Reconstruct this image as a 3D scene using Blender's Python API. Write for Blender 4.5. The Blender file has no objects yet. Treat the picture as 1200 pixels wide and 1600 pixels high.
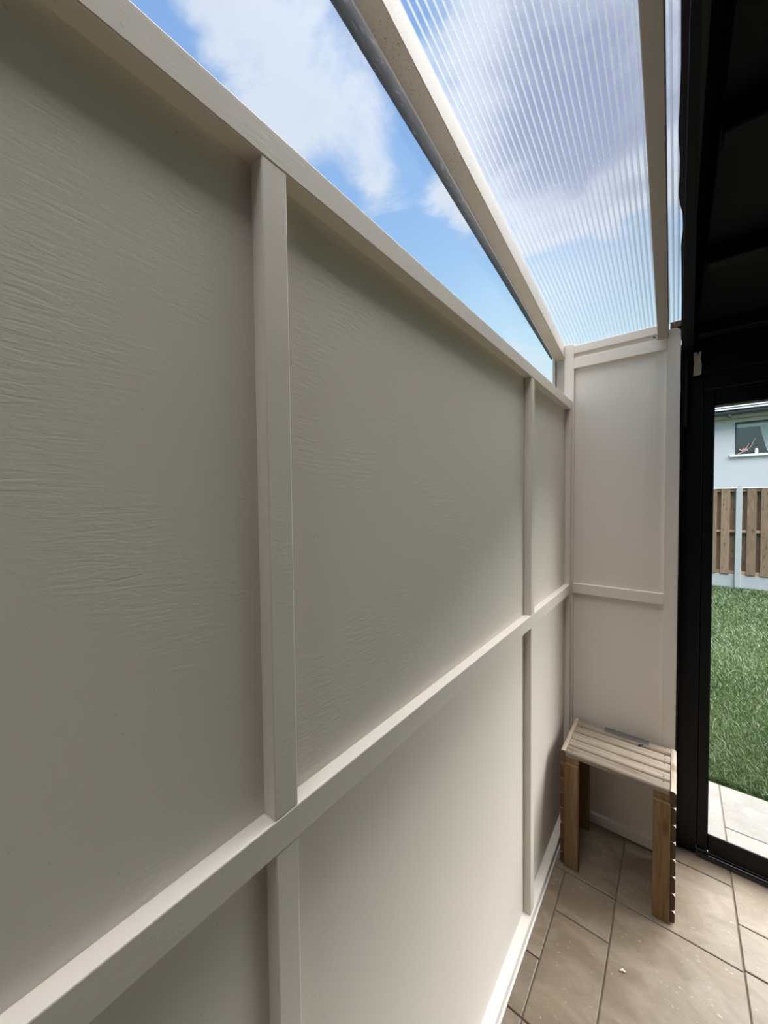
import bpy, bmesh, math, random
from mathutils import Vector, Matrix
random.seed(7)
sc = bpy.context.scene
COL = sc.collection

# ------------------------------------------------------------------ camera
cd = bpy.data.cameras.new('camera')
cam = bpy.data.objects.new('camera', cd)
COL.objects.link(cam)
cd.sensor_fit = 'VERTICAL'
cd.sensor_width = 36.0
cd.sensor_height = 36.0
cd.lens = 575.0 / 1600.0 * 36.0
cd.clip_start = 0.02
cd.clip_end = 300
RR = ((0.7816986928, 0.0110096585, -0.6235590919),
      (0.6235613061, -0.0312459914, 0.7811497843),
      (-0.0108835296, -0.9994510871, -0.0312901477))
cam.matrix_world = Matrix(((RR[0][0], -RR[0][1], -RR[0][2], 0.0),
                           (RR[1][0], -RR[1][1], -RR[1][2], 0.0),
                           (RR[2][0], -RR[2][1], -RR[2][2], 1.74),
                           (0, 0, 0, 1)))
sc.camera = cam

# ------------------------------------------------------------------ colour management
sc.view_settings.view_transform = 'Standard'
sc.view_settings.look = 'None'
sc.view_settings.gamma = 1.0
sc.view_settings.use_curve_mapping = False
sc.view_settings.exposure = 0.95


# ------------------------------------------------------------------ node helper
class NT:
    def __init__(self, tree):
        self.t = tree
        self.n = tree.nodes
        self.n.clear()

    def new(self, typ, **kw):
        nd = self.n.new(typ)
        for k, v in kw.items():
            if k.startswith('i_'):
                key = k[2:]
                key = int(key) if key.isdigit() else key
                self.set(nd.inputs[key], v)
            else:
                setattr(nd, k, v)
        return nd

    def set(self, inp, v):
        if isinstance(v, bpy.types.NodeSocket):
            self.t.links.new(v, inp)
        else:
            inp.default_value = v

    def math(self, op, a, b=0.0, c=0.0, clamp=False):
        m = self.n.new('ShaderNodeMath')
        m.operation = op
        m.use_clamp = clamp
        self.set(m.inputs[0], a)
        self.set(m.inputs[1], b)
        self.set(m.inputs[2], c)
        return m.outputs[0]

    def mix(self, f, a, b):
        m = self.n.new('ShaderNodeMix')
        m.data_type = 'RGBA'
        self.set(m.inputs[0], f)
        self.set(m.inputs[6], a)
        self.set(m.inputs[7], b)
        return m.outputs[2]

    def vmath(self, op, a, b=(0, 0, 0)):
        m = self.n.new('ShaderNodeVectorMath')
        m.operation = op
        self.set(m.inputs[0], a)
        self.set(m.inputs[1], b)
        return m

    def ramp(self, f, lo, hi):
        m = self.n.new('ShaderNodeMapRange')
        m.interpolation_type = 'SMOOTHSTEP'
        self.set(m.inputs[0], f)
        m.inputs[1].default_value = lo
        m.inputs[2].default_value = hi
        return m.outputs[0]

    def noise(self, vec, scale, detail=4.0, rough=0.55, dist=0.0):
        m = self.n.new('ShaderNodeTexNoise')
        self.set(m.inputs['Vector'], vec)
        m.inputs['Scale'].default_value = scale
        m.inputs['Detail'].default_value = detail
        m.inputs['Roughness'].default_value = rough
        m.inputs['Distortion'].default_value = dist
        return m.outputs['Fac']


def c4(r, g, b):
    return (r, g, b, 1.0)


# ------------------------------------------------------------------ world: blue sky with broken cloud
SKY_STRENGTH = 0.78
world = bpy.data.worlds.new('sky')
sc.world = world
world.use_nodes = True
W = NT(world.node_tree)
out = W.new('ShaderNodeOutputWorld')
bg = W.new('ShaderNodeBackground', i_Strength=SKY_STRENGTH)
W.t.links.new(bg.outputs[0], out.inputs[0])
dirv = W.vmath('NORMALIZE', W.new('ShaderNodeTexCoord').outputs['Generated']).outputs[0]
sep = W.new('ShaderNodeSeparateXYZ', i_0=dirv)
up = W.math('MAXIMUM', sep.outputs[2], 0.0)
elev = W.math('POWER', up, 0.8)
blue = W.mix(W.ramp(elev, 0.26, 0.69), c4(0.47, 0.64, 0.66), c4(0.215, 0.37, 0.60))
blue = W.mix(W.ramp(elev, 0.55, 1.0), blue, c4(0.125, 0.235, 0.49))
# cloud deck: project the direction on a flat layer
inv = W.math('DIVIDE', 1.0, W.math('ADD', up, 0.12))
flat = W.new('ShaderNodeCombineXYZ', i_0=W.math('MULTIPLY', sep.outputs[0], inv),
             i_1=W.math('MULTIPLY', sep.outputs[1], inv), i_2=0.37).outputs[0]
n1 = W.noise(flat, 2.9, 10.0, 0.62, 0.45)
n2 = W.noise(flat, 1.1, 3.0, 0.5, 0.0)
dens = W.math('ADD', W.math('MULTIPLY', n1, 0.75), W.math('MULTIPLY', n2, 0.35))
# the larger cloud banks over this garden (direction, tightness, amount)
BANKS = [((-0.592, 0.312, 0.743), 120, 0.10), ((-0.553, 0.391, 0.735), 150, 0.10), ((-0.542, 0.465, 0.700), 200, 0.12),
         ((-0.464, 0.574, 0.675), 300, 0.10), ((-0.489, 0.600, 0.640), 500, 0.12),
         ((-0.375, 0.680, 0.634), 500, 0.15), ((-0.362, 0.736, 0.572), 900, 0.20),
         ((-0.646, 0.250, 0.722), 300, -0.20), ((-0.483, 0.638, 0.600), 300, -0.12), ((-0.552, 0.537, 0.637), 400, -0.14),
         ((-0.409, 0.752, 0.518), 120, -0.25), ((-0.405, 0.610, 0.690), 700, -0.12),
         ((-0.154, 0.774, 0.614), 70, 0.33), ((-0.20, 0.70, 0.69), 90, 0.16), ((-0.08, 0.69, 0.72), 60, 0.10),
         ((-0.171, 0.862, 0.477), 200, -0.22), ((-0.05, 0.90, 0.42), 60, -0.12)]
for d, k, a in BANKS:
    dp = W.vmath('DOT_PRODUCT', dirv, Vector(d).normalized()).outputs['Value']
    g = W.math('EXPONENT', W.math('MULTIPLY', W.math('SUBTRACT', dp, 1.0), float(k)))
    dens = W.math('MULTIPLY_ADD', g, a, dens)
cover = W.ramp(dens, 0.53, 0.71)
thick = W.ramp(W.math('ADD', dens, W.math('MULTIPLY', W.noise(flat, 3.7, 5.0, 0.5), 0.35)), 0.86, 1.20)
cloud = W.mix(thick, c4(0.50, 0.545, 0.62), c4(0.22, 0.25, 0.37))
skycol = W.mix(W.math('MULTIPLY', cover, 0.93), blue, cloud)
skycol = W.mix(W.ramp(sep.outputs[2], 0.0, -0.05), skycol, c4(0.18, 0.22, 0.14))
W.t.links.new(skycol, bg.inputs[0])

# sun behind high thin cloud, over the viewer's right shoulder
SUN_STRENGTH = 13.6
sl = bpy.data.lights.new('sun', 'SUN')
sl.energy = SUN_STRENGTH
sl.angle = math.radians(100)
sl.color = (1.0, 0.985, 0.975)
sun = bpy.data.objects.new('sun', sl)
sun.rotation_euler = Vector((0.40, 0.16, 0.90)).to_track_quat('Z', 'Y').to_euler()
sun.location = (3, -3, 6)
COL.objects.link(sun)


# ------------------------------------------------------------------ materials
def mat(name):
    m = bpy.data.materials.new(name)
    m.use_nodes = True
    t = NT(m.node_tree)
    o = t.new('ShaderNodeOutputMaterial')
    return m, t, o


def principled(t, o, color, rough=0.5, bump=None, strength=0.3, dist=0.001, metallic=0.0, spec=0.5):
    b = t.new('ShaderNodeBsdfPrincipled')
    t.set(b.inputs['Base Color'], color)
    t.set(b.inputs['Roughness'], rough)
    t.set(b.inputs['Metallic'], metallic)
    t.set(b.inputs['Specular IOR Level'], spec)
    if bump is not None:
        bn = t.new('ShaderNodeBump')
        bn.inputs['Strength'].default_value = strength
        bn.inputs['Distance'].default_value = dist
        t.set(bn.inputs['Height'], bump)
        t.t.links.new(bn.outputs[0], b.inputs['Normal'])
    t.t.links.new(b.outputs[0], o.inputs[0])
    return b


def plain(name, col, rough=0.5, metallic=0.0, spec=0.5, var=0.06, scale=20.0):
    m, t, o = mat(name)
    co = t.new('ShaderNodeTexCoord').outputs['Object']
    n = t.noise(co, scale, 5, 0.6)
    lo = c4(*[x * (1 - var) for x in col])
    hi = c4(*[min(1, x * (1 + var)) for x in col])
    principled(t, o, t.mix(n, lo, hi), rough, n, 0.15, 0.001, metallic, spec)
    return m


def paint(name, stretch, strength, grain_dist, specks=0.0, shade=1.0):
    """cream masonry paint brushed over sawn timber / board; stretch sets the brush direction"""
    m, t, o = mat(name)
    co = t.new('ShaderNodeTexCoord').outputs['Object']
    v = t.vmath('MULTIPLY', co, stretch).outputs[0]
    fine = t.noise(v, 1.0, 3, 0.6, 0.6)
    patch = t.ramp(t.noise(co, 4.5, 3, 0.55), 0.42, 0.64)
    tone = t.noise(co, 2.2, 4, 0.5)
    col = t.mix(tone, c4(0.742, 0.682, 0.622), c4(0.776, 0.720, 0.662))
    col = t.vmath('MULTIPLY', col, (shade, shade * 0.985, shade * 0.96)).outputs[0]  # darkens the whole paint to stand for shade on the roof timbers
    dots = t.ramp(t.noise(co, 160.0, 2, 0.5), 0.28, 0.24)
    col = t.mix(t.math('MULTIPLY', dots, 0.35), col, c4(0.35, 0.31, 0.26))
    if specks:
        area = t.ramp(t.noise(co, 5.0, 2, 0.5), 0.49, 0.60)
        sp = t.ramp(t.noise(co, 260.0, 3, 0.7), 0.55, 0.70)
        col = t.mix(t.math('MULTIPLY', t.math('MULTIPLY', area, sp), specks), col, c4(0.13, 0.10, 0.07))
        col = t.mix(t.math('MULTIPLY', t.ramp(t.noise(co, 9.0, 4, 0.6), 0.45, 0.7), 0.35 * specks), col, c4(0.45, 0.36, 0.25))
    h = t.math('ADD', t.math('MULTIPLY', fine, t.math('MULTIPLY_ADD', patch, 0.9, 0.1)),
               t.math('MULTIPLY', t.noise(co, 180.0, 2, 0.5), 0.12))
    principled(t, o, col, 0.55, h, strength, grain_dist, spec=0.35)
    return m


M_PANEL = paint('cream_board_paint', (22.0, 24.0, 170.0), 0.30, 0.0016)
M_PANELB = paint('cream_smooth_paint', (10.0, 10.0, 40.0), 0.12, 0.001)
M_BATV = paint('cream_batten_paint', (60.0, 60.0, 190.0), 0.28, 0.0016)
M_BATH = paint('cream_rail_paint', (140.0, 22.0, 190.0), 0.26, 0.0014)
M_BEAM = paint('cream_beam_paint', (120.0, 14.0, 120.0), 0.30, 0.0012, specks=0.85, shade=0.64)  # mould specks, plus shade mixed into the paint as darkening
M_RAFT = paint('shaded_rafter_paint', (120.0, 14.0, 120.0), 0.25, 0.0012, specks=0.3, shade=0.50)  # same cream paint, darkened to imitate the rafter's shaded faces
M_TRIM = paint('cream_trim_paint', (20.0, 20.0, 20.0), 0.12, 0.001)
M_BLACK = plain('black_timber_paint', (0.0020, 0.0026, 0.0045), 0.6, spec=0.12, var=0.3)
M_ALU = plain('black_aluminium', (0.0022, 0.0030, 0.0060), 0.4, spec=0.25, var=0.1)
M_ALUG = plain('gloss_black_threshold', (0.014, 0.016, 0.020), 0.16, spec=1.0, var=0.1)
M_MEMB = plain('black_membrane', (0.006, 0.007, 0.010), 0.5, spec=0.3, var=0.3)
M_SEAL = plain('silicone_white', (0.72, 0.72, 0.72), 0.4)
M_CONC = plain('pale_concrete', (0.34, 0.365, 0.385), 0.85, var=0.12, scale=30)
M_FRAME = plain('anthracite_frame', (0.035, 0.040, 0.048), 0.4)
M_SILL = plain('white_sill', (0.72, 0.74, 0.76), 0.6)
M_DARK = plain('dark_room', (0.03, 0.034, 0.04), 0.8)
M_TAPE = plain('grey_tape', (0.125, 0.12, 0.125), 0.6)
M_SCREW = plain('dark_screw', (0.03, 0.027, 0.025), 0.4, metallic=0.7)
M_BLIND = plain('pale_blind', (0.42, 0.47, 0.48), 0.8)
M_GUTTER = plain('dark_gutter', (0.035, 0.045, 0.055), 0.35)
M_FASCIA = plain('weathered_fascia', (0.30, 0.27, 0.26), 0.7, var=0.25)
M_ROOF = plain('pale_grey_roof_tile', (0.14, 0.16, 0.18), 0.6, var=0.1)
M_TWIG = plain('twig_bark', (0.42, 0.34, 0.32), 0.8)
M_BLOSSOM = plain('pink_blossom', (0.60, 0.34, 0.38), 0.7)
M_VASE = plain('white_china', (0.8, 0.8, 0.78), 0.3)
M_PACK = plain('raw_timber_packer', (0.40, 0.35, 0.28), 0.75, var=0.4, scale=90)
M_CHIP = plain('pale_stone_chip', (0.85, 0.80, 0.70), 0.7)
M_ROOM = plain('grey_room_paint', (0.06, 0.058, 0.055), 0.8)
M_GLINT = plain('painted_glint_grey', (0.24, 0.25, 0.27), 0.35, metallic=0.1)  # flat grey standing in for a highlight
M_SOIL = plain('soil', (0.05, 0.04, 0.028), 0.95)


def wood(name, axis, a, b, knot, rough=0.7, spec=0.3):
    m, t, o = mat(name)
    co = t.new('ShaderNodeTexCoord').outputs['Object']
    rnd = t.new('ShaderNodeObjectInfo').outputs['Random']
    off = t.new('ShaderNodeCombineXYZ', i_0=t.math('MULTIPLY', rnd, 13.0), i_1=t.math('MULTIPLY', rnd, 7.0), i_2=t.math('MULTIPLY', rnd, 29.0)).outputs[0]
    co = t.vmath('ADD', co, off).outputs[0]
    st = [70.0, 70.0, 70.0]
    st['xyz'.index(axis)] = 4.0
    g = t.noise(t.vmath('MULTIPLY', co, tuple(st)).outputs[0], 1.0, 5, 0.65, 0.8)
    st2 = [16.0, 16.0, 16.0]
    st2['xyz'.index(axis)] = 5.0
    vor = t.new('ShaderNodeTexVoronoi', i_Scale=1.0)
    t.set(vor.inputs['Vector'], t.vmath('MULTIPLY', co, tuple(st2)).outputs[0])
    k = t.ramp(vor.outputs['Distance'], 0.24, 0.10)
    col = t.mix(t.ramp(g, 0.3, 0.7), a, b)
    tint = t.math('MULTIPLY_ADD', rnd, 0.35, 0.82)
    col = t.vmath('MULTIPLY', col, t.new('ShaderNodeCombineXYZ', i_0=tint, i_1=tint, i_2=tint).outputs[0]).outputs[0]
    col = t.mix(t.math('MULTIPLY', k, 0.75), col, knot)
    principled(t, o, col, rough, g, 0.35, 0.001, spec=spec)
    return m


M_SLAT = wood('weathered_pine_top', 'x', c4(0.235, 0.185, 0.14), c4(0.385, 0.315, 0.245), c4(0.20, 0.12, 0.07))
M_SIDE = wood('weathered_pine_side', 'y', c4(0.40, 0.31, 0.23), c4(0.56, 0.46, 0.36), c4(0.20, 0.12, 0.06))
M_LEG = wood('pine_leg', 'z', c4(0.14, 0.082, 0.034), c4(0.215, 0.135, 0.064), c4(0.11, 0.05, 0.02))
M_END = wood('sawn_end_grain', 'z', c4(0.075, 0.042, 0.022), c4(0.12, 0.07, 0.038), c4(0.05, 0.025, 0.012))
M_FENCE = wood('treated_fence_board', 'z', c4(0.145, 0.098, 0.066), c4(0.25, 0.175, 0.118), c4(0.08, 0.05, 0.03), 0.85)
M_FRAIL = wood('treated_fence_rail', 'x', c4(0.24, 0.165, 0.10), c4(0.36, 0.26, 0.17), c4(0.10, 0.06, 0.03), 0.85)
M_RAW = wood('raw_end_timber', 'x', c4(0.14, 0.095, 0.065), c4(0.22, 0.155, 0.11), c4(0.08, 0.05, 0.03))


def stone(name, a, b, c, rough):
    m, t, o = mat(name)
    co = t.new('ShaderNodeTexCoord').outputs['Object']
    rnd = t.new('ShaderNodeObjectInfo').outputs['Random']
    off = t.new('ShaderNodeCombineXYZ', i_0=t.math('MULTIPLY', rnd, 11.0), i_1=t.math('MULTIPLY', rnd, 23.0), i_2=0.0).outputs[0]
    co = t.vmath('ADD', co, off).outputs[0]
    veins = t.noise(t.vmath('MULTIPLY', co, (5.0, 9.0, 5.0)).outputs[0], 1.0, 7, 0.62, 0.9)
    cloudy = t.noise(co, 7.0, 6, 0.6, 0.4)
    col = t.mix(t.ramp(veins, 0.34, 0.68), a, b)
    col = t.mix(t.math('MULTIPLY', t.ramp(cloudy, 0.52, 0.74), 0.65), col, c)
    tint = t.math('MULTIPLY_ADD', rnd, 0.22, 0.89)
    col = t.vmath('MULTIPLY', col, t.new('ShaderNodeCombineXYZ', i_0=tint, i_1=tint, i_2=tint).outputs[0]).outputs[0]
    fleck = t.ramp(t.noise(t.vmath('MULTIPLY', co, (55.0, 90.0, 55.0)).outputs[0], 1.0, 3, 0.6), 0.66, 0.74)
    col = t.mix(t.math('MULTIPLY', fleck, 0.35), col, c4(0.72, 0.62, 0.50))
    pits = t.ramp(t.noise(co, 95.0, 3, 0.6), 0.335, 0.29)
    col = t.mix(t.math('MULTIPLY', pits, 0.6), col, c4(0.15, 0.10, 0.07))
    h = t.math('SUBTRACT', t.math('MULTIPLY', t.noise(co, 14.0, 4, 0.6), 0.5), pits)
    principled(t, o, col, t.math('MULTIPLY_ADD', cloudy, 0.25, rough), h, 0.35, 0.0012, spec=0.4)
    return m


M_TILE = stone('tumbled_travertine', c4(0.165, 0.122, 0.083), c4(0.235, 0.187, 0.138), c4(0.23, 0.165, 0.102), 0.34)
M_PATIO = stone('outdoor_travertine', c4(0.142, 0.126, 0.110), c4(0.172, 0.160, 0.144), c4(0.165, 0.146, 0.128), 0.5)
M_GROUT = plain('sandy_grout', (0.20, 0.155, 0.115), 0.9)

# white render on the neighbouring house
mm, t, o = mat('white_render')
co = t.new('ShaderNodeTexCoord').outputs['Object']
n = t.noise(co, 1.3, 5, 0.6)
principled(t, o, t.mix(n, c4(0.45, 0.455, 0.515), c4(0.50, 0.50, 0.555)), 0.9, t.noise(co, 60.0, 3, 0.6), 0.3, 0.004, spec=0.2)
M_RENDER = mm

# lawn soil/thatch and blades
mm, t, o = mat('lawn_thatch')
co = t.new('ShaderNodeTexCoord').outputs['Object']
n = t.noise(co, 9.0, 8, 0.7)
principled(t, o, t.mix(n, c4(0.018, 0.036, 0.009), c4(0.045, 0.072, 0.022)), 0.95, t.noise(co, 90.0, 3, 0.6), 0.8, 0.02, spec=0.1)
M_LAWN = mm
mm, t, o = mat('grass_blade')
at = t.new('ShaderNodeVertexColor', layer_name='tone')
b = t.new('ShaderNodeBsdfPrincipled', i_Roughness=0.45)
t.set(b.inputs['Base Color'], at.outputs[0])
tr = t.new('ShaderNodeBsdfTranslucent')
t.set(tr.inputs[0], at.outputs[0])
mx = t.new('ShaderNodeMixShader', i_0=0.25)
t.t.links.new(b.outputs[0], mx.inputs[1])
t.t.links.new(tr.outputs[0], mx.inputs[2])
t.t.links.new(mx.outputs[0], o.inputs[0])
M_BLADE = mm


def glass(name, tint, gloss_rough=0.0, wave=None, refl=0.45, power=5.0, base=0.012):
    m, t, o = mat(name)
    tb = t.new('ShaderNodeBsdfTransparent', i_0=tint)
    gl = t.new('ShaderNodeBsdfGlossy', i_Roughness=gloss_rough)
    gl.inputs[0].default_value = c4(1, 1, 1)
    lw = t.new('ShaderNodeLayerWeight', i_Blend=0.5)
    fr = t.math('MULTIPLY_ADD', t.math('POWER', lw.outputs['Facing'], power), refl, base)
    if wave:
        co = t.new('ShaderNodeTexCoord').outputs['Object']
        bn = t.new('ShaderNodeBump', i_Strength=0.35, i_Distance=wave)
        t.set(bn.inputs['Height'], t.noise(t.vmath('MULTIPLY', co, (1.0, 5.0, 9.0)).outputs[0], 1.0, 2, 0.5))
        t.t.links.new(bn.outputs[0], gl.inputs['Normal'])
    ms = t.new('ShaderNodeMixShader')
    t.t.links.new(fr, ms.inputs[0])
    t.t.links.new(tb.outputs[0], ms.inputs[1])
    t.t.links.new(gl.outputs[0], ms.inputs[2])
    t.t.links.new(ms.outputs[0], o.inputs[0])
    return m


M_GLASS = glass('door_glass', c4(0.97, 0.985, 0.98))
M_PANE = glass('acrylic_infill', c4(0.985, 0.99, 0.99), 0.30, None, 0.02, 3.0, 0.004)
M_WGLASS = glass('house_window_glass', c4(0.92, 0.95, 0.96), 0.0, None, 0.45, 5.0, 0.07)

# ribbed clear polycarbonate: clear flats, and thicker milky ribs
def poly(name, milk, clear):
    mm, t, o = mat(name)
    lw = t.new('ShaderNodeLayerWeight', i_Blend=0.5)
    fac = t.math('MULTIPLY_ADD', t.math('POWER', lw.outputs['Facing'], 3.0), 0.45, milk, clamp=True)
    tb = t.new('ShaderNodeBsdfTransparent', i_0=clear)
    tl = t.new('ShaderNodeBsdfTranslucent', i_0=c4(0.26, 0.275, 0.30))
    gl = t.new('ShaderNodeBsdfGlossy', i_Roughness=0.15)
    m2 = t.new('ShaderNodeMixShader', i_0=0.25)
    t.t.links.new(tl.outputs[0], m2.inputs[1])
    t.t.links.new(gl.outputs[0], m2.inputs[2])
    m1 = t.new('ShaderNodeMixShader', i_0=fac)
    t.t.links.new(tb.outputs[0], m1.inputs[1])
    t.t.links.new(m2.outputs[0], m1.inputs[2])
    t.t.links.new(m1.outputs[0], o.inputs[0])
    return mm


M_POLY = poly('clear_polycarbonate', 0.015, c4(0.985, 0.99, 0.99))
M_RIB = poly('milky_polycarbonate_rib', 0.42, c4(0.93, 0.95, 0.96))

# flat dark seal with water specks
mm, t, o = mat('dark_glazing_seal')
co = t.new('ShaderNodeTexCoord').outputs['Object']
sp = t.ramp(t.noise(t.vmath('MULTIPLY', co, (90.0, 40.0, 90.0)).outputs[0], 1.0, 3, 0.6), 0.58, 0.70)
base = t.mix(t.noise(co, 8.0, 4, 0.6), c4(0.035, 0.050, 0.080), c4(0.070, 0.092, 0.14))
principled(t, o, t.mix(t.math('MULTIPLY', sp, 0.5), base, c4(0.34, 0.34, 0.37)), 0.35, sp, 0.2, 0.001)
M_STRIP = mm

mm, t, o = mat('sheer_curtain')
b = t.new('ShaderNodeBsdfDiffuse', i_0=c4(0.78, 0.86, 0.87))
t.t.links.new(b.outputs[0], o.inputs[0])
M_CURTAIN = mm


# ------------------------------------------------------------------ building helpers
def wloc(o):
    v = Vector((0, 0, 0))
    while o is not None:
        v += o.location
        o = o.parent
    return v


def root(name, loc=(0, 0, 0), label=None, cat=None, group=None, kind=None):
    o = bpy.data.objects.new(name, None)
    o.empty_display_size = 0.1
    o.location = loc
    COL.objects.link(o)
    return tag(o, label, cat, group, kind)


def tag(o, label=None, cat=None, group=None, kind=None):
    if label:
        o['label'] = label
    if cat:
        o['category'] = cat
    if group:
        o['group'] = group
    if kind:
        o['kind'] = kind
    return o


def obj(name, bm, m, parent=None, smooth=False, base=False):
    """link a bmesh given in world coordinates as one object with its own origin"""
    xs = [v.co for v in bm.verts]
    lo = Vector((min(v.x for v in xs), min(v.y for v in xs), min(v.z for v in xs)))
    hi = Vector((max(v.x for v in xs), max(v.y for v in xs), max(v.z for v in xs)))
    c = (lo + hi) / 2
    if base:
        c.z = lo.z
    bmesh.ops.translate(bm, verts=bm.verts, vec=-c)
    bmesh.ops.recalc_face_normals(bm, faces=bm.faces)
    me = bpy.data.meshes.new(name)
    bm.to_mesh(me)
    bm.free()
    for p in me.polygons:
        p.use_smooth = smooth
    me.materials.append(m)
    o = bpy.data.objects.new(name, me)
    COL.objects.link(o)
    if parent is not None:
        o.parent = parent
        o.location = c - wloc(parent)
    else:
        o.location = c
    return o


def bx(x0, x1, y0, y1, z0, z1, bev=0.0, seg=1, bm=None):
    b = bmesh.new()
    vs = [b.verts.new((x, y, z)) for x in (x0, x1) for y in (y0, y1) for z in (z0, z1)]
    for f in ((0, 1, 3, 2), (4, 6, 7, 5), (0, 4, 5, 1), (2, 3, 7, 6), (0, 2, 6, 4), (1, 5, 7, 3)):
        b.faces.new([vs[i] for i in f])
    if bev:
        bmesh.ops.bevel(b, geom=list(b.edges), offset=bev, segments=seg, profile=0.5, affect='EDGES')
    if bm is None:
        return b
    tmp = bpy.data.meshes.new('tmp')
    b.to_mesh(tmp)
    b.free()
    bm.from_mesh(tmp)
    bpy.data.meshes.remove(tmp)
    return bm


def prism(profile, axis, a, b):
    """extrude a closed 2D profile along an axis ('x': profile is (y,z); 'y': (x,z); 'z': (x,y))"""
    bm = bmesh.new()

    def P(p, s):
        if axis == 'x':
            return (s, p[0], p[1])
        if axis == 'y':
            return (p[0], s, p[1])
        return (p[0], p[1], s)
    r0 = [bm.verts.new(P(p, a)) for p in profile]
    r1 = [bm.verts.new(P(p, b)) for p in profile]
    n = len(profile)
    bm.faces.new(r0)
    bm.faces.new(list(reversed(r1)))
    for i in range(n):
        bm.faces.new((r0[i], r0[(i + 1) % n], r1[(i + 1) % n], r1[i]))
    return bm


def sloped_bar(x0, x1, y0, y1, zb, h, slope, yref, dx=0.0, bev=0.002):
    """bar running in Y whose underside is zb at yref and climbs by slope towards the viewer; dx skews the near end"""
    b = bmesh.new()
    vs = []
    for x in (x0, x1):
        for y in (y0, y1):
            for k in (0, 1):
                xx = x + dx * (yref - y) / (yref - y0)
                vs.append(b.verts.new((xx, y, zb + slope * (yref - y) + k * h)))
    for f in ((0, 1, 3, 2), (4, 6, 7, 5), (0, 4, 5, 1), (2, 3, 7, 6), (0, 2, 6, 4), (1, 5, 7, 3)):
        b.faces.new([vs[i] for i in f])
    if bev:
        bmesh.ops.bevel(b, geom=list(b.edges), offset=bev, segments=1, affect='EDGES')
    return b


def tube(pts, rad, n=6):
    bm = bmesh.new()
    rings = []
    for i, p in enumerate(pts):
        p = Vector(p)
        d = (Vector(pts[min(i + 1, len(pts) - 1)]) - Vector(pts[max(i - 1, 0)])).normalized()
        a = d.orthogonal().normalized()
        c = d.cross(a)
        r = rad[i] if isinstance(rad, (list, tuple)) else rad
        rings.append([bm.verts.new(p + (a * math.cos(2 * math.pi * k / n) + c * math.sin(2 * math.pi * k / n)) * r) for k in range(n)])
    for a, b in zip(rings, rings[1:]):
        for k in range(n):
            bm.faces.new((a[k], a[(k + 1) % n], b[(k + 1) % n], b[k]))
    bm.faces.new(rings[0])
    bm.faces.new(list(reversed(rings[-1])))
    return bm


# ------------------------------------------------------------------ floor
XF = -0.447          # front face of the battens on the left wall
XP = -0.475          # face of its boards
YB = 2.192           # front face of the frame on the end wall
YD = 2.300           # front of the sliding door frame
floor = root('floor', (0, 0, 0), kind='structure')
obj('floor_bed', bx(-0.60, 3.6, -2.2, 2.40, -0.06, -0.008), M_GROUT, floor)
tiles = []


def tile(x0, x1, y0, y1, parent=None, m=None, g=0.0022, name='tile'):
    r = random.Random(int(x0 * 977) + int(y0 * 3571))
    dz = r.uniform(-0.0008, 0.0008)
    b = bx(x0 + g, x1 - g, y0 + g, y1 - g, -0.012, 0.0 + dz, 0.0022)
    for v in b.verts:   # tumbled, slightly uneven edges
        v.co.x += r.uniform(-0.0009, 0.0009)
        v.co.y += r.uniform(-0.0009, 0.0009)
    return obj(name, b, m or M_TILE, parent or floor)


near = [(-0.19, 0.21, 1.22, 1.82), (-0.39, -0.19, 1.62, 1.82), (-0.39, -0.19, 1.20, 1.62),
        (-0.455, -0.39, 1.40, 1.82), (-0.455, -0.39, 1.20, 1.40), (-0.455, -0.39, 0.80, 1.20),
        (-0.19, 0.21, 1.82, 2.20), (-0.455, -0.19, 1.82, 2.24),
        (0.00, 0.21, 2.20, 2.38), (-0.19, 0.00, 2.20, 2.38),
        (0.21, 0.61, 2.02, 2.38), (0.21, 0.61, 1.83, 2.02), (0.21, 0.61, 1.23, 1.83),
        (-0.39, -0.19, 0.80, 1.20), (-0.19, 0.21, 0.80, 1.22), (0.21, 0.61, 0.82, 1.23)]
for a in near:
    tile(*a)
y = 0.80
row = 0
while y > -2.2:
    x = -0.455 if row % 2 == 0 else -0.455
    w = [0.4, 0.6, 0.4, 0.4, 0.6, 0.6, 0.4, 0.6, 0.4] if row % 2 == 0 else [0.6, 0.4, 0.4, 0.6, 0.4, 0.6, 0.4, 0.6, 0.4]
    for k in w:
        if x < 3.55:
            tile(x, min(x + k, 3.6), max(y - 0.4, -2.2), y)
        x += k
    y -= 0.4
    row += 1
for j, yy in enumerate((0.82, 1.22, 1.62, 2.02)):
    x = 0.61
    for k in (0.4, 0.6, 0.4, 0.6, 0.6, 0.4, 0.4):
        if x < 3.55:
            tile(x, min(x + k, 3.6), yy, min(yy + 0.4, 2.38))
        x += k

# ------------------------------------------------------------------ left wall
wl = root('wall_left', (XP, 0, 0), kind='structure')
Z_T0, Z_T1 = 2.213, 2.259
Z_M0, Z_M1 = 1.228, 1.279
Y0W = -2.2
batt = [(-2.20, -2.158), (-0.880, -0.838), (0.302, 0.343), (1.485, 1.527), (2.150, 2.192)]
obj('backing_board', bx(XP - 0.075, XP - 0.014, Y0W, 2.24, 0.0, 2.235), M_TRIM, wl)
for (a, b), (c, d) in zip(batt, batt[1:]):
    ya, yb = (a + b) / 2, (c + d) / 2
    for z0, z1 in ((0.02, 1.253), (1.253, 2.236)):
        obj('panel', bx(XP - 0.014, XP, ya + 0.0008, yb - 0.0008, z0 + 0.0008, z1 - 0.0008, 0.0006), M_PANEL, wl)
obj('top_rail', bx(XP - 0.055, XF, Y0W, 2.19, Z_T0, Z_T1, 0.002, 2), M_BATH, wl)
obj('middle_rail', bx(XP, XF, Y0W, 2.19, Z_M0, Z_M1, 0.002, 2), M_BATH, wl)
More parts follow.
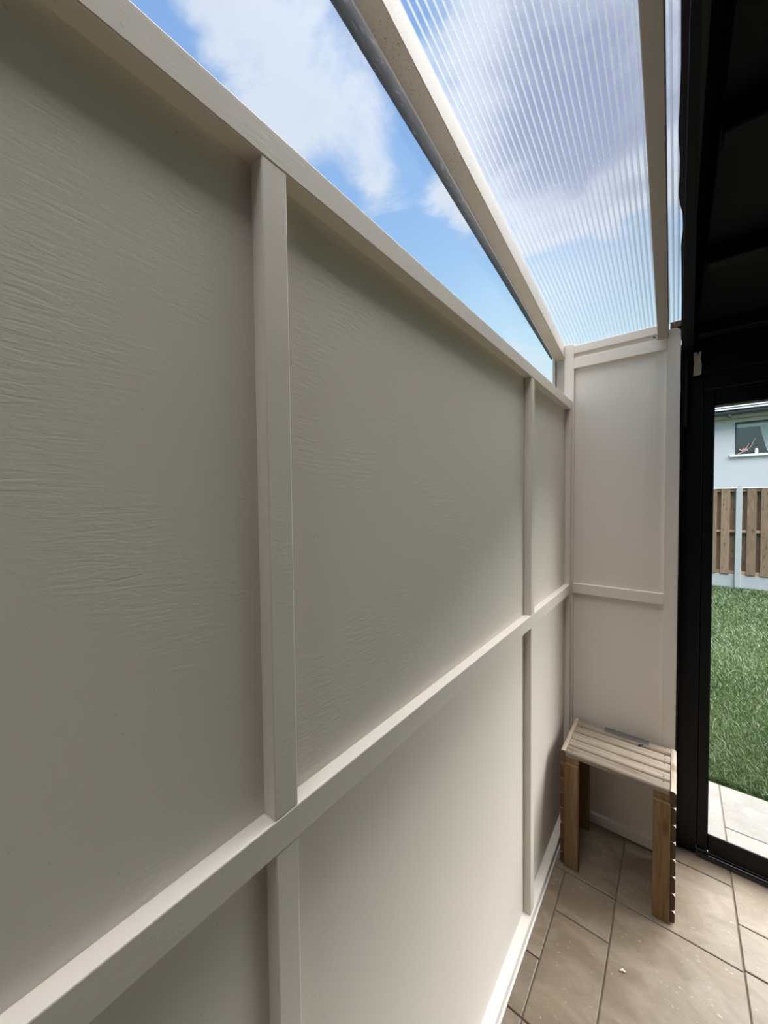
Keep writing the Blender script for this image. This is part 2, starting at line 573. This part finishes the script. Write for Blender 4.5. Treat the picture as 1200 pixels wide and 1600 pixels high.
for i, (a, b) in enumerate(batt):
    obj('batten', bx(XP, XF - 0.0006, a, b, Z_M1, Z_T0, 0.002, 2), M_BATV, wl)
    obj('batten', bx(XP, XF - 0.0006, a + 0.001, b - 0.0005, 0.050, Z_M0, 0.002, 2), M_BATV, wl)
bl = root('baseboard_left', (XP, 0, 0), kind='structure')
obj('plinth', prism([(XP, 0.002), (XF + 0.002, 0.002), (XF + 0.002, 0.040), (XF - 0.002, 0.044), (XP, 0.056)], 'y', Y0W, 2.19), M_TRIM, bl)
obj('sealant_bead', prism([(XF + 0.002, -0.002), (XF + 0.0075, -0.002), (XF + 0.006, 0.003), (XF + 0.002, 0.006)], 'y', Y0W, 2.16), M_SEAL, bl)

# ------------------------------------------------------------------ end wall
wb = root('wall_back', (-0.22, YB, 0), kind='structure')
YP = YB + 0.018
obj('backing_board', bx(-0.535, 0.004, YP + 0.012, YP + 0.06, 0.0, 2.53), M_TRIM, wb)
obj('panel', bx(-0.487, 0.0, YP, YP + 0.012, 0.02, 1.25), M_PANELB, wb)
obj('panel', bx(-0.487, 0.0, YP, YP + 0.012, 1.2508, 2.52), M_PANELB, wb)
obj('end_post', bx(-0.488, -0.4405, YB, YP + 0.02, 0.0, 2.566, 0.0015), M_TRIM, wb)
pr = []
for k in range(0, 9):
    a = math.pi * k / 8
    pr.append((-0.0215 + 0.0245 * math.cos(a), 2.497 + 0.026 * math.sin(a)))
pr = [(0.003, 0.0)] + pr + [(-0.046, 0.0)]
pb = prism([(-0.046, 0.0), (0.003, 0.0)] + pr[1:-1], 'y', YB - 0.001, YP + 0.02)
obj('corner_post', pb, M_TRIM, wb)
obj('edge_bead', bx(-0.0495, -0.0462, YB + 0.003, YP, 0.05, 2.43, 0.001), M_TRIM, wb)
obj('top_rail', bx(-0.4405, -0.0465, YB, YP + 0.02, 2.512, 2.553, 0.0015), M_TRIM, wb)
obj('head_rail', bx(-0.4405, -0.0465, YB, YP + 0.002, 2.433, 2.488, 0.0015), M_TRIM, wb)
obj('recess_board', bx(-0.4405, -0.0465, YB + 0.013, YP + 0.004, 2.488, 2.512), M_TRIM, wb)
obj('middle_rail', bx(-0.4405, -0.0465, YB + 0.001, YP + 0.002, 1.2270, 1.2795, 0.0015), M_TRIM, wb)
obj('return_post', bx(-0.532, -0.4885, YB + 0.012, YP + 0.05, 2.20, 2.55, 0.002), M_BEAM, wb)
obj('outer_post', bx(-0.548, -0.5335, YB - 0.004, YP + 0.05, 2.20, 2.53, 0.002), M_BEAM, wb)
bb = root('baseboard_back', (-0.22, YB, 0), kind='structure')
obj('skirting', bx(-0.44, -0.046, YB - 0.004, YP, 0.001, 0.052, 0.003, 2), M_TRIM, bb)
tag(obj('screw', tube([(-0.0975, YB - 0.010, 2.499), (-0.094, YB + 0.004, 2.499)], 0.003, 6), M_SCREW), 'small dark screw poking out under the top rail of the end wall', 'screw')
tag(obj('timber_noggin', bx(-0.036, 0.004, YB + 0.002, YB + 0.03, 2.527, 2.552, 0.001), M_RAW), 'short bare brown timber block wedged above the rounded corner post', 'timber block')

# ------------------------------------------------------------------ lean-to roof over the passage
SL = 0.172


def zroof(y):
    return 2.570 + SL * (2.19 - y)


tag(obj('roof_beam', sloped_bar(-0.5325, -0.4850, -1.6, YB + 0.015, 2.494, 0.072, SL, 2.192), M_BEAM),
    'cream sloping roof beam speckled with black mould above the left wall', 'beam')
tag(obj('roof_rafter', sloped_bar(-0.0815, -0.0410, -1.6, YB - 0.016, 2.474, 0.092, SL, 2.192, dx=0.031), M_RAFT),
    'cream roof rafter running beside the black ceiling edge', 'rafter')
bm = bmesh.new()
pitch = 0.0155
X0, X1 = -0.565, -0.0015
nx = int((X1 - X0) / pitch * 10)
ra, rb = [], []
for i in range(nx + 1):
    x = X0 + (X1 - X0) * i / nx
    u = (x / pitch) % 1.0
    h = 0.0034 * math.exp(-((u - 0.5) / 0.17) ** 2)
    ra.append([bm.verts.new((x, yy, zroof(yy) + h)) for yy in (-0.70, 2.24)])
    rb.append([bm.verts.new((x, yy, zroof(yy) + h + 0.0011)) for yy in (-0.70, 2.24)])
for i in range(nx):
    u = ((X0 + (X1 - X0) * (i + 0.5) / nx) / pitch) % 1.0
    mi = 1 if abs(u - 0.5) < 0.16 else 0
    bm.faces.new((ra[i][0], ra[i + 1][0], ra[i + 1][1], ra[i][1])).material_index = mi
    bm.faces.new((rb[i][0], rb[i][1], rb[i + 1][1], rb[i + 1][0])).material_index = mi
    for k in (0, 1):
        bm.faces.new((ra[i][k], rb[i][k], rb[i + 1][k], ra[i + 1][k]))
for i in (0, nx):
    bm.faces.new((ra[i][0], ra[i][1], rb[i][1], rb[i][0]))
sheet = obj('roof_sheet', bm, M_POLY, smooth=True)
sheet.data.materials.append(M_RIB)
tag(sheet, 'clear ribbed polycarbonate roof sheet over the narrow passage', 'roof sheet')

# clear triangular infill between the left wall and the sloping beam
w1 = root('window_1', (-0.545, 1.0, 2.26), kind='structure')
bm = bmesh.new()
tri = [(-1.6, 2.2585), (2.186, 2.2585), (2.186, 2.50), (-1.6, 2.50 + SL * 3.786)]
r0 = [bm.verts.new((-0.5415, a, b)) for a, b in tri]
r1 = [bm.verts.new((-0.5375, a, b)) for a, b in tri]
bm.faces.new(r0)
bm.faces.new(list(reversed(r1)))
for k in range(4):
    bm.faces.new((r0[k], r0[(k + 1) % 4], r1[(k + 1) % 4], r1[k]))
obj('pane', bm, M_PANE, w1)
obj('glazing_seal', prism([(-1.6, 2.494 + 0.1435 * 3.792), (2.17, 2.4985), (2.17, 2.530), (-1.6, 2.530 + SL * 3.77)], 'x', -0.5500, -0.5440), M_STRIP, w1)
obj('pane_edge', sloped_bar(-0.5374, -0.5335, -1.6, 2.186, 2.493, 0.006, SL, 2.192, bev=0.0008), M_SEAL, w1)

# ------------------------------------------------------------------ black ceiling on the right
ce = root('ceiling', (1.5, 0, 2.45), kind='structure')
obj('roof_deck', bx(0.004, 3.7, -0.85, 2.40, 2.56, 3.45), M_BLACK, ce)  # unseen bulk above the ceiling, height set to block sun from the passage
bm = bmesh.new()
vs = []
for z in (2.412, 2.60):
    for (x, yy) in ((0.006, -2.2), (-0.004, -2.2), (0.010, 2.30), (0.048, 2.30)):
        vs.append(bm.verts.new((x if x > -0.003 else 0.004, yy, z)))
bm.free()
bm = prism([(0.006, -2.2), (0.006, 2.29), (0.050, 2.29), (0.017, 0.60), (0.012, -2.2)], 'z', 2.402, 2.56)
obj('edge_board', bm, M_BLACK, ce)
yj = [-1.6, -1.08, -0.56, -0.04, 0.48, 0.985, 1.490, 2.10]
for k in yj:
    obj('joist', bx(0.060, 3.6, k - 0.024, k + 0.024, 2.425, 2.505, 0.003), M_BLACK, ce)
for a, b in zip(yj, yj[1:]):
    obj('ceiling_panel', bx(0.058, 3.6, a + 0.026, b - 0.026, 2.475, 2.49, 0.002), M_BLACK, ce)
obj('wall_plate', bx(0.008, 3.6, 2.262, 2.38, 2.315, 2.56, 0.003), M_BLACK, ce)
edge = [(0.001, -1.6), (-0.003, -0.8), (-0.001, 0.0), (-0.0037, 0.5), (-0.0042, 0.698), (-0.0037, 0.798), (-0.0052, 0.87), (-0.0069, 0.936), (-0.0060, 0.975), (-0.0043, 1.014),
        (-0.0050, 1.07), (-0.0066, 1.129), (-0.0035, 1.17), (0.0009, 1.204), (0.0027, 1.273), (-0.0008, 1.359), (0.0010, 1.5), (0.0030, 1.735), (0.0044, 1.948), (0.0032, 2.106), (0.0047, 2.17)]
bm = bmesh.new()
rows = []
for k, (x, yy) in enumerate(edge):
    rows.append([bm.verts.new(p) for p in ((x, yy, 2.450), (0.03, yy, 2.4505), (0.03, yy, 2.4535), (x + 0.001, yy, 2.4535))])
for a, b in zip(rows, rows[1:]):
    for k in range(4):
        bm.faces.new((a[k], a[(k + 1) % 4], b[(k + 1) % 4], b[k]))
bm.faces.new(rows[0])
bm.faces.new(list(reversed(rows[-1])))
tag(obj('roofing_membrane', bm, M_MEMB), 'black rubber roofing membrane with a wavy cut edge along the black ceiling', 'membrane')
# hem of the membrane turned down at the end wall, ragged towards the cream post
bm = prism([(0.003, 2.07), (0.0045, 2.12), (0.0025, 2.20), (0.0055, 2.26), (0.0015, 2.31), (0.004, 2.36), (-0.002, 2.41), (-0.001, 2.44), (0.007, 2.455), (0.008, 2.50), (0.003, 2.53), (0.003, 2.56), (0.03, 2.56), (0.03, 2.07)], 'y', 2.232, 2.258)
tag(obj('membrane_flap', bm, M_MEMB), 'ragged black membrane flap hanging behind the cream corner post', 'membrane')
pk = prism([(0.050, 2.302), (0.0525, 2.36), (0.050, 2.404), (0.0615, 2.406), (0.065, 2.39), (0.0685, 2.404), (0.078, 2.403), (0.0745, 2.375), (0.079, 2.345), (0.0775, 2.306), (0.066, 2.303)], 'y', 2.236, 2.262)
tag(obj('timber_packer', pk, M_PACK), 'small pale raw timber packer fixed to the black wall plate over the door', 'timber block')

# ------------------------------------------------------------------ sliding door
dr = root('door_1', (1.6, YD, 0), kind='structure')
DX1 = 3.54
obj('jamb', bx(0.011, 0.088, YD, YD + 0.11, 0.0, 2.312, 0.002), M_ALU, dr)
obj('side_closer', bx(0.0045, 0.0108, YP + 0.004, YD + 0.11, 0.0, 2.33), M_ALU, dr)
obj('frame_head', bx(0.088, DX1, YD + 0.004, YD + 0.11, 2.242, 2.312, 0.002), M_ALU, dr)
obj('sash_stile', bx(0.0895, 0.131, YD + 0.008, YD + 0.06, 0.035, 2.240, 0.003), M_ALU, dr)
obj('sash_head', bx(0.131, DX1, YD + 0.008, YD + 0.06, 2.163, 2.240, 0.003), M_ALU, dr)
obj('sash_bottom_rail', bx(0.131, DX1, YD + 0.008, YD + 0.020, 0.032, 0.116, 0.003), M_ALU, dr)
obj('meeting_stile', bx(1.80, 1.87, YD + 0.006, YD + 0.062, 0.036, 2.20, 0.003), M_ALU, dr)
obj('pane', bx(0.125, DX1, YD + 0.0125, YD + 0.0175, 0.11, 2.17), M_GLASS, dr)
obj('threshold', prism([(2.288, 0.001), (2.288, 0.016), (2.2915, 0.0205), (2.297, 0.021), (2.300, 0.017), (2.303, 0.017), (2.305, 0.030), (2.37, 0.030), (2.37, 0.001)], 'x', 0.088, DX1), M_ALUG, dr)
obj('threshold_glint', bx(0.132, DX1, 2.2925, 2.2965, 0.0205, 0.0235, 0.001), M_GLINT, dr)  # pale strip painting the bright highlight along the threshold lip
obj('far_jamb', bx(DX1, 3.6, YD, YD + 0.11, 0.0, 2.312, 0.002), M_ALU, dr)

# unseen rest of the room, closed in with dark walls to limit light
RX = 3.6
wr = root('wall_right', (RX, 0, 0), kind='structure')
obj('wall_face', bx(RX, RX + 0.1, -0.75, 2.41, 0.0, 2.56), M_ROOM, wr)
wf = root('wall_front', (0.6, -0.75, 0), kind='structure')
obj('wall_face', bx(0.0, RX + 0.1, -0.85, -0.75, 0.0, 2.6), M_ROOM, wf)

obj('passage_light_block', bx(-0.56, 0.0, -1.80, -1.72, 0.0, 3.30), M_ROOM, wf)  # unseen wall added to cut light from behind the viewer
obj('roof_light_block', sloped_bar(-0.60, 0.0, -1.80, -0.702, 3.082, 0.05, SL, -0.702), M_ROOM, wf)  # unseen opaque roof added to darken the near left wall
obj('infill_light_block', bx(-0.60, -0.55, -1.80, -0.702, 2.236, 3.08), M_ROOM, wf)  # unseen blank board added to stop skylight above the left wall

# ------------------------------------------------------------------ bench
BY0, BY1, BZ = 1.850, 2.176, 0.552
bench = root('slatted_bench', (-0.2, 2.0, 0), 'small weathered pine slatted bench with side slats standing in the corner', 'bench')


def slat_profile(a0, a1, b0, b1, ra, rb, side, n=5):
    """slat section: the two corners on one side (0: +b, 1: +a, 2: -a) are rounded with radii ra x rb"""
    p = []
    round_ = {0: (1, 1, 0, 0), 1: (1, 0, 0, 1), 2: (0, 1, 1, 0)}[side]
    for q, (cx, cy) in enumerate(((a1, b1), (a0, b1), (a0, b0), (a1, b0))):
        sx, sy = (1, -1, -1, 1)[q], (1, 1, -1, -1)[q]
        rx, ry = (ra, rb) if round_[q] else (0.0015, 0.0015)
        for k in range(n + 1):
            a = math.pi / 2 * (q + k / n)
            p.append((cx - sx * rx + rx * math.cos(a), cy - sy * ry + ry * math.sin(a)))
    return p


pit = (BY1 - BY0) / 5
for k in range(5):
    y0 = BY0 + k * pit
    s = obj('top_slat', prism(slat_profile(y0 + 0.0030, y0 + pit - 0.0030, BZ - 0.024, BZ, 0.0125, 0.0105, 0), 'x', -0.400, -0.0125), M_SLAT, bench, smooth=False)
    for sx in (-0.374, -0.032):
        for q in (0.28, 0.72)[(k + (sx > -0.2)) % 2:][:1 + (k == 3)]:
            obj('screw', tube([(sx + random.uniform(-0.008, 0.008), y0 + pit * q, BZ - 0.004), (sx, y0 + pit * q, BZ + 0.0006)], 0.0028, 7), M_SCREW, s)
bounds = [0.004, 0.056, 0.128, 0.200, 0.272, 0.343, 0.415, 0.486, BZ]
for z0, z1 in zip(bounds, bounds[1:]):
    for x0, x1, sd in ((-0.0105, 0.009, 1), (-0.422, -0.4018, 2)):
        so = obj('side_slat', prism(slat_profile(x0, x1, z0 + 0.0005, z1 - 0.0005, 0.0125, 0.0105, sd), 'y', BY0 + 0.002, BY1 - 0.002), M_SIDE, bench)
        so.data.materials.append(M_END)
        for p in so.data.polygons:
            if abs(p.normal.y) > 0.9:
                p.material_index = 1
for x0, x1 in ((-0.402, -0.343), (-0.0665, -0.0085)):
    for y0, y1 in ((BY0 - 0.008, BY0 + 0.020), (BY1 - 0.060, BY1 - 0.034)):
        obj('leg', bx(x0, x1, y0, y1, 0.0, BZ - 0.052, 0.002), M_LEG, bench)
    obj('cross_bearer', bx(x0, x1, BY0 + 0.004, BY1 - 0.004, BZ - 0.052, BZ - 0.0245, 0.002), M_LEG, bench)
tp = obj('tape_strip', bx(-0.281, -0.095, BY1 - 0.046, BY1 - 0.003, BZ - 0.0003, BZ + 0.0008), M_TAPE, bench)
tp['label'] = 'strip of grey tape stuck along the back slat'
# black curl of debris lying on the seat
cx, cy = -0.130, 2.105
tag(obj('debris_curl', tube([(cx - 0.006, cy - 0.010, BZ + 0.0025), (cx + 0.004, cy - 0.006, BZ + 0.003), (cx - 0.004, cy + 0.001, BZ + 0.003), (cx + 0.002, cy + 0.007, BZ + 0.003), (cx + 0.012, cy + 0.010, BZ + 0.0025)], 0.0022, 6), M_SCREW),
    'tiny black curl of debris lying on the bench seat', 'debris')
tag(obj('stone_chip', tube([(-0.147, 1.545, 0.003), (-0.139, 1.552, 0.005), (-0.130, 1.551, 0.003)], [0.002, 0.0042, 0.002], 6), M_CHIP),
    'tiny pale stone chip on the floor tile in front of the bench', 'chip')

# ------------------------------------------------------------------ outside: patio, lawn
pa = root('patio', (1.4, 2.7, 0), kind='structure')
obj('patio_bed', bx(-2.0, 4.2, 2.402, 2.96, -0.06, -0.008), M_GROUT, pa)
for x0, x1 in ((-1.6, -1.0), (-1.0, -0.4), (-0.4, 0.213)):
    tile(x0, x1, 2.41, 2.955, pa, M_PATIO, name='paving_slab')
x = 0.213
while x < 4.0:
    tile(x, x + 0.6, 2.41, 2.585, pa, M_PATIO, name='paving_slab')
    tile(x, x + 0.6, 2.585, 2.955, pa, M_PATIO, name='paving_slab')
    x += 0.6
gb = bx(-40, 40, 2.96, 60, -0.2, -0.012)
bx(4.2, 40, -40, 2.955, -0.2, -0.012, bm=gb)
gr = tag(obj('ground', gb, M_LAWN), kind='structure')
tag(obj('soil_base', bx(-40, 40, -40, 60, -0.5, -0.21), M_SOIL), kind='structure')


def grass():
    import numpy as np
    rng = np.random.default_rng(3)
    N = 250000
    # denser close to the door
    y = 2.985 + (9.54 - 2.985) * rng.random(N) ** 1.25
    x = rng.random(N) ** 1.5 * (2.6 + 0.75 * (y - 3)) - 0.5
    far = (y - 2.9) / 6.7
    h = (0.022 + 0.022 * rng.random(N)) * (1 + 0.5 * far)
    w = (0.0016 + 0.0012 * rng.random(N)) * (1 + 1.6 * far)
    az = rng.random(N) * 2 * math.pi
    lean = 0.25 + 0.9 * rng.random(N)
    la = rng.random(N) * 2 * math.pi
    dx, dy = np.cos(az) * w, np.sin(az) * w
    tx, ty = np.cos(la) * lean * h, np.sin(la) * lean * h
    z0 = np.full(N, -0.014)
    V = np.empty((N, 5, 3))
    V[:, 0] = np.stack([x - dx, y - dy, z0], 1)
    V[:, 1] = np.stack([x + dx, y + dy, z0], 1)
    V[:, 2] = np.stack([x + dx * 0.8 + tx * 0.45, y + dy * 0.8 + ty * 0.45, z0 + h * 0.62], 1)
    V[:, 3] = np.stack([x - dx * 0.8 + tx * 0.45, y - dy * 0.8 + ty * 0.45, z0 + h * 0.62], 1)
    V[:, 4] = np.stack([x + tx, y + ty, z0 + h], 1)
    me = bpy.data.meshes.new('grass')
    me.vertices.add(N * 5)
    me.vertices.foreach_set('co', V.reshape(-1))
    idx = np.arange(N)[:, None] * 5
    loops = np.concatenate([idx + np.array([[0, 1, 2, 3]]), idx + np.array([[3, 2, 4]])], 1)
    me.loops.add(N * 7)
    me.loops.foreach_set('vertex_index', loops.reshape(-1).astype(np.int32))
    me.polygons.add(N * 2)
    st = (np.arange(N)[:, None] * 7 + np.array([[0, 4]])).reshape(-1)
    me.polygons.foreach_set('loop_start', st.astype(np.int32))
    me.update(calc_edges=True)
    # blade colour: mown patches, yellow and blue-green blades
    pn = np.sin(x * 5.1 + 1.3 * np.sin(y * 2.1)) * np.sin(y * 3.7 + 0.8 * np.sin(x * 4.3))
    q = rng.random(N)
    A = np.array([0.034, 0.074, 0.015])
    B = np.array([0.090, 0.130, 0.046])
    Cc = np.array([0.22, 0.235, 0.175])
    k = np.clip(0.45 + 0.35 * pn + 0.5 * (q - 0.5), 0, 1)[:, None]
    col = A * (1 - k) + B * k
    pale = (rng.random(N) < 0.10)[:, None]
    col = np.where(pale, Cc, col)
    c = np.ones((N, 5, 4))
    c[:, :, :3] = col[:, None, :]
    ca = me.color_attributes.new('tone', 'FLOAT_COLOR', 'POINT')
    ca.data.foreach_set('color', c.reshape(-1))
    me.materials.append(M_BLADE)
    o = bpy.data.objects.new('grass', me)
    COL.objects.link(o)
    return tag(o, 'short green lawn grass growing beyond the patio', 'grass', kind='stuff')


grass()

# ------------------------------------------------------------------ garden fence
YF = 9.69
fe = root('garden_fence', (0.9, YF, 0), 'brown hit-and-miss timber fence with concrete posts across the lawn', 'fence')
bay = 1.86
posts = [0.865 + bay * k for k in range(-2, 3)]
for px in posts:
    b = bx(px, px + 0.088, YF - 0.055, YF + 0.05, -0.1, 1.915, 0.006)
    prism_top = [(px + 0.004, 1.913), (px + 0.084, 1.913), (px + 0.070, 1.945), (px + 0.018, 1.945)]
    tb_ = prism(prism_top, 'y', YF - 0.05, YF + 0.045)
    tmp = bpy.data.meshes.new('tmp')
    tb_.to_mesh(tmp)
    tb_.free()
    b.from_mesh(tmp)
    bpy.data.meshes.remove(tmp)
    obj('post', b, M_CONC, fe)
for px in posts[:-1]:
    x0, x1 = px + 0.088, px + bay
    obj('gravel_board', bx(x0 - 0.01, x1 + 0.01, YF - 0.02, YF + 0.025, -0.05, 0.247, 0.004), M_CONC, fe)
    obj('capping', bx(x0, x1, YF - 0.040, YF + 0.040, 1.893, 1.912, 0.003), M_SILL, fe)
    for z0, z1 in ((0.248, 0.312), (1.055, 1.100), (1.835, 1.892)):
        obj('rail', bx(x0, x1, YF - 0.016, YF + 0.029, z0, z1, 0.002), M_FRAIL, fe)
    n, bw, gap = 9, 0.128, 0.067
    pt = (x1 - x0 - gap - 0.078 - bw) / (n - 1)
    for k in range(n):
        a = x0 + gap + k * pt
        obj('board', bx(a, a + bw, YF - 0.036, YF - 0.017, 0.250 + random.uniform(0, .004), 1.891, 0.002), M_FENCE, fe)
    for k in range(n + 1):
        c = x0 + gap + k * pt - (pt - bw) / 2
        a0, a1 = max(c - 0.072, x0), min(c + 0.072, x1)
        if k == 0:
            a0 = x0
        if k == n:
            a1 = x1
        obj('board', bx(a0, a1, YF + 0.030, YF + 0.046, 0.250, 1.891, 0.002), M_FENCE, fe)

# ------------------------------------------------------------------ neighbouring house
YH = 19.0
KH = 1.1875


def hx(x):
    return x * KH


def hz(z):
    return 1.74 + (z - 1.74) * KH


ho = root('neighbour_house', (2.0, YH, 0), 'white rendered house with pale grey tiled roof behind the garden fence', 'house')
wx0, wx1, wz0, wz1 = hx(1.385), hx(1.385) + 1.75, hz(3.06), hz(4.075)
HX0, HX1, HZT = -7.0, 11.0, hz(4.30)
bm = bx(HX0, wx0, YH, YH + 0.3, -0.2, HZT)
bx(wx1, HX1, YH, YH + 0.3, -0.2, HZT, bm=bm)
bx(wx0, wx1, YH, YH + 0.3, -0.2, wz0, bm=bm)
bx(wx0, wx1, YH, YH + 0.3, wz1, HZT, bm=bm)
bx(HX0, HX1, YH + 7.5, YH + 7.8, -0.2, HZT, bm=bm)
bx(HX0, HX0 + 0.3, YH + 0.3, YH + 7.5, -0.2, HZT, bm=bm)
bx(HX1 - 0.3, HX1, YH + 0.3, YH + 7.5, -0.2, HZT, bm=bm)
obj('wall', bm, M_RENDER, ho)
obj('fascia', bx(HX0 - 0.3, HX1 + 0.3, YH - 0.26, YH - 0.235, hz(4.18), hz(4.34), 0.004), M_FASCIA, ho)
obj('soffit', bx(HX0 - 0.3, HX1 + 0.3, YH - 0.24, YH, hz(4.175), hz(4.19)), M_FASCIA, ho)
gp = [(YH - 0.26, hz(4.40))]
for k in range(9):
    a = math.pi + math.pi * k / 8
    gp.append((YH - 0.34 + 0.08 * math.cos(a), hz(4.345) + 0.085 * math.sin(a)))
gp = [(YH - 0.42, hz(4.37))] + gp[1:] + [(YH - 0.26, hz(4.37))]
obj('gutter', prism(gp, 'x', HX0 - 0.3, HX1 + 0.3), M_GUTTER, ho)
obj('gutter_bracket', bx(hx(1.19), hx(1.27), YH - 0.40, YH - 0.26, hz(4.20), hz(4.36), 0.01), M_GUTTER, ho)
# roof: overlapping tile courses rising away from the eaves
ang = math.radians(32)
for k in range(16):
    s0 = k * 0.225
    y0 = YH - 0.40 + s0 * math.cos(ang)
    z0 = hz(4.36) + s0 * math.sin(ang)
    L = 0.30
    p = [(y0, z0 + 0.068), (y0, z0 + 0.096), (y0 + L * math.cos(ang), z0 + 0.030 + L * math.sin(ang)), (y0 + L * math.cos(ang), z0 + 0.004 + L * math.sin(ang))]
    obj('tile_course', prism(p, 'x', HX0 - 0.35, HX1 + 0.35), M_ROOF, ho)
obj('roof_deck', prism([(YH - 0.28, hz(4.335)), (YH - 0.20, hz(4.335)), (YH + 3.4, hz(4.335)), (YH + 3.4, hz(4.345) + 3.55 * math.tan(ang) - 0.02)], 'x', HX0 - 0.2, HX1 + 0.2), M_GUTTER, ho)
obj('window_sill', bx(wx0 - 0.14, wx1 + 0.14, YH - 0.07, YH + 0.1, hz(2.985), hz(3.058), 0.008), M_SILL, ho)
fr = bx(wx0, wx0 + 0.045, YH + 0.08, YH + 0.14, wz0, wz1)
bx(wx1 - 0.045, wx1, YH + 0.08, YH + 0.14, wz0, wz1, bm=fr)
bx(wx0 + 0.045, wx1 - 0.045, YH + 0.08, YH + 0.14, wz1 - 0.06, wz1, bm=fr)
bx(wx0 + 0.045, wx1 - 0.045, YH + 0.08, YH + 0.14, wz0, wz0 + 0.085, bm=fr)
bx((wx0 + wx1) / 2 + 0.3, (wx0 + wx1) / 2 + 0.35, YH + 0.08, YH + 0.14, wz0 + 0.085, wz1 - 0.06, bm=fr)
frame = obj('window_frame', fr, M_FRAME, ho)
obj('pane', bx(wx0 + 0.04, wx1 - 0.04, YH + 0.105, YH + 0.113, wz0 + 0.08, wz1 - 0.05), M_WGLASS, frame)
rm = bx(wx0 - 0.6, wx1 + 0.6, YH + 2.4, YH + 2.44, wz0 - 0.6, wz1 + 0.5)
bx(wx0 - 0.6, wx1 + 0.6, YH + 0.31, YH + 2.4, wz0 - 0.66, wz0 - 0.6, bm=rm)
bx(wx0 - 0.6, wx1 + 0.6, YH + 0.31, YH + 2.4, wz1 + 0.5, wz1 + 0.54, bm=rm)
bx(wx0 - 0.64, wx0 - 0.6, YH + 0.31, YH + 2.4, wz0 - 0.6, wz1 + 0.5, bm=rm)
bx(wx1 + 0.6, wx1 + 0.64, YH + 0.31, YH + 2.4, wz0 - 0.6, wz1 + 0.5, bm=rm)
obj('room_shell', rm, M_DARK, ho)
obj('roller_blind', bx(wx0 + 0.05, wx1 - 0.05, YH + 0.17, YH + 0.182, hz(3.905), hz(4.00), 0.002), M_BLIND, ho)
# tied-back sheer curtain, pleated
bm = bmesh.new()
rows = []
for j in range(9):
    f = j / 8
    z = hz(4.00) - f * (hz(4.00) - hz(3.13))
    xl = hx(1.94) + (hx(2.13) - hx(1.94)) * (f ** 1.1)
    xr = wx1 - 0.03
    rows.append([bm.verts.new((xl + (xr - xl) * i / 30, YH + 0.215 + 0.016 * math.sin(i * 1.7), z)) for i in range(31)])
for a, b in zip(rows, rows[1:]):
    for i in range(30):
        bm.faces.new((a[i], a[i + 1], b[i + 1], b[i]))
r = bmesh.ops.solidify(bm, geom=list(bm.faces), thickness=0.003)
obj('curtain', bm, M_CURTAIN, ho, smooth=True)

# blossom twig and white vase at that window
yb = YH - 0.035
br = root('blossom_branch', (hx(1.47), yb, hz(3.06)), 'bare twig with pink blossom resting on the neighbouring house window sill', 'branch')


def hp(x, z, y=yb):
    return (hx(x), y, hz(z))


obj('twig', tube([hp(1.46, 3.07), hp(1.56, 3.125), hp(1.66, 3.19), hp(1.73, 3.26), hp(1.775, 3.36), hp(1.80, 3.44), hp(1.845, 3.53)], [0.016, 0.016, 0.014, 0.012, 0.011, 0.010, 0.007], 6), M_TWIG, br)
obj('twig', tube([hp(1.60, 3.155), hp(1.645, 3.25), hp(1.67, 3.31), hp(1.70, 3.385)], [0.013, 0.011, 0.010, 0.007], 6), M_TWIG, br)
for (a, b) in ((1.50, 3.20), (1.545, 3.175), (1.575, 3.215), (1.60, 3.19), (1.63, 3.225), (1.655, 3.18), (1.61, 3.155), (1.565, 3.15)):
    bm = bmesh.new()
    p = Vector(hp(a, b, yb - 0.01))
    for q in range(5):
        an = q * 2 * math.pi / 5 + a * 40
        c = p + Vector((math.cos(an), 0, math.sin(an))) * 0.016
        ring = [bm.verts.new(c + Vector((math.cos(w), 0.25 * math.sin(2 * w), math.sin(w))) * 0.015) for w in [2 * math.pi * e / 6 for e in range(6)]]
        top = bm.verts.new(c + Vector((0, -0.012, 0)))
        bot = bm.verts.new(c + Vector((0, 0.004, 0)))
        for e in range(6):
            bm.faces.new((ring[e], ring[(e + 1) % 6], top))
            bm.faces.new((ring[(e + 1) % 6], ring[e], bot))
    obj('blossom', bm, M_BLOSSOM, br)
vz = hz(3.0585)
prof = [(0.0, 0), (0.035, 0.0), (0.048, 0.05), (0.05, 0.11), (0.034, 0.16), (0.036, 0.185), (0.0, 0.185)]
bm = bmesh.new()
rings = []
for r_, z_ in prof[1:-1]:
    rings.append([bm.verts.new((hx(1.87) + r_ * math.cos(k * math.pi / 6), YH + 0.005 + r_ * math.sin(k * math.pi / 6), vz + 0.002 + z_)) for k in range(12)])
for a, b in zip(rings, rings[1:]):
    for k in range(12):
        bm.faces.new((a[k], a[(k + 1) % 12], b[(k + 1) % 12], b[k]))
bm.faces.new(rings[0])
bm.faces.new(list(reversed(rings[-1])))
tag(obj('vase', bm, M_VASE, smooth=True, base=True), 'tiny white vase on the neighbouring house window sill', 'vase')
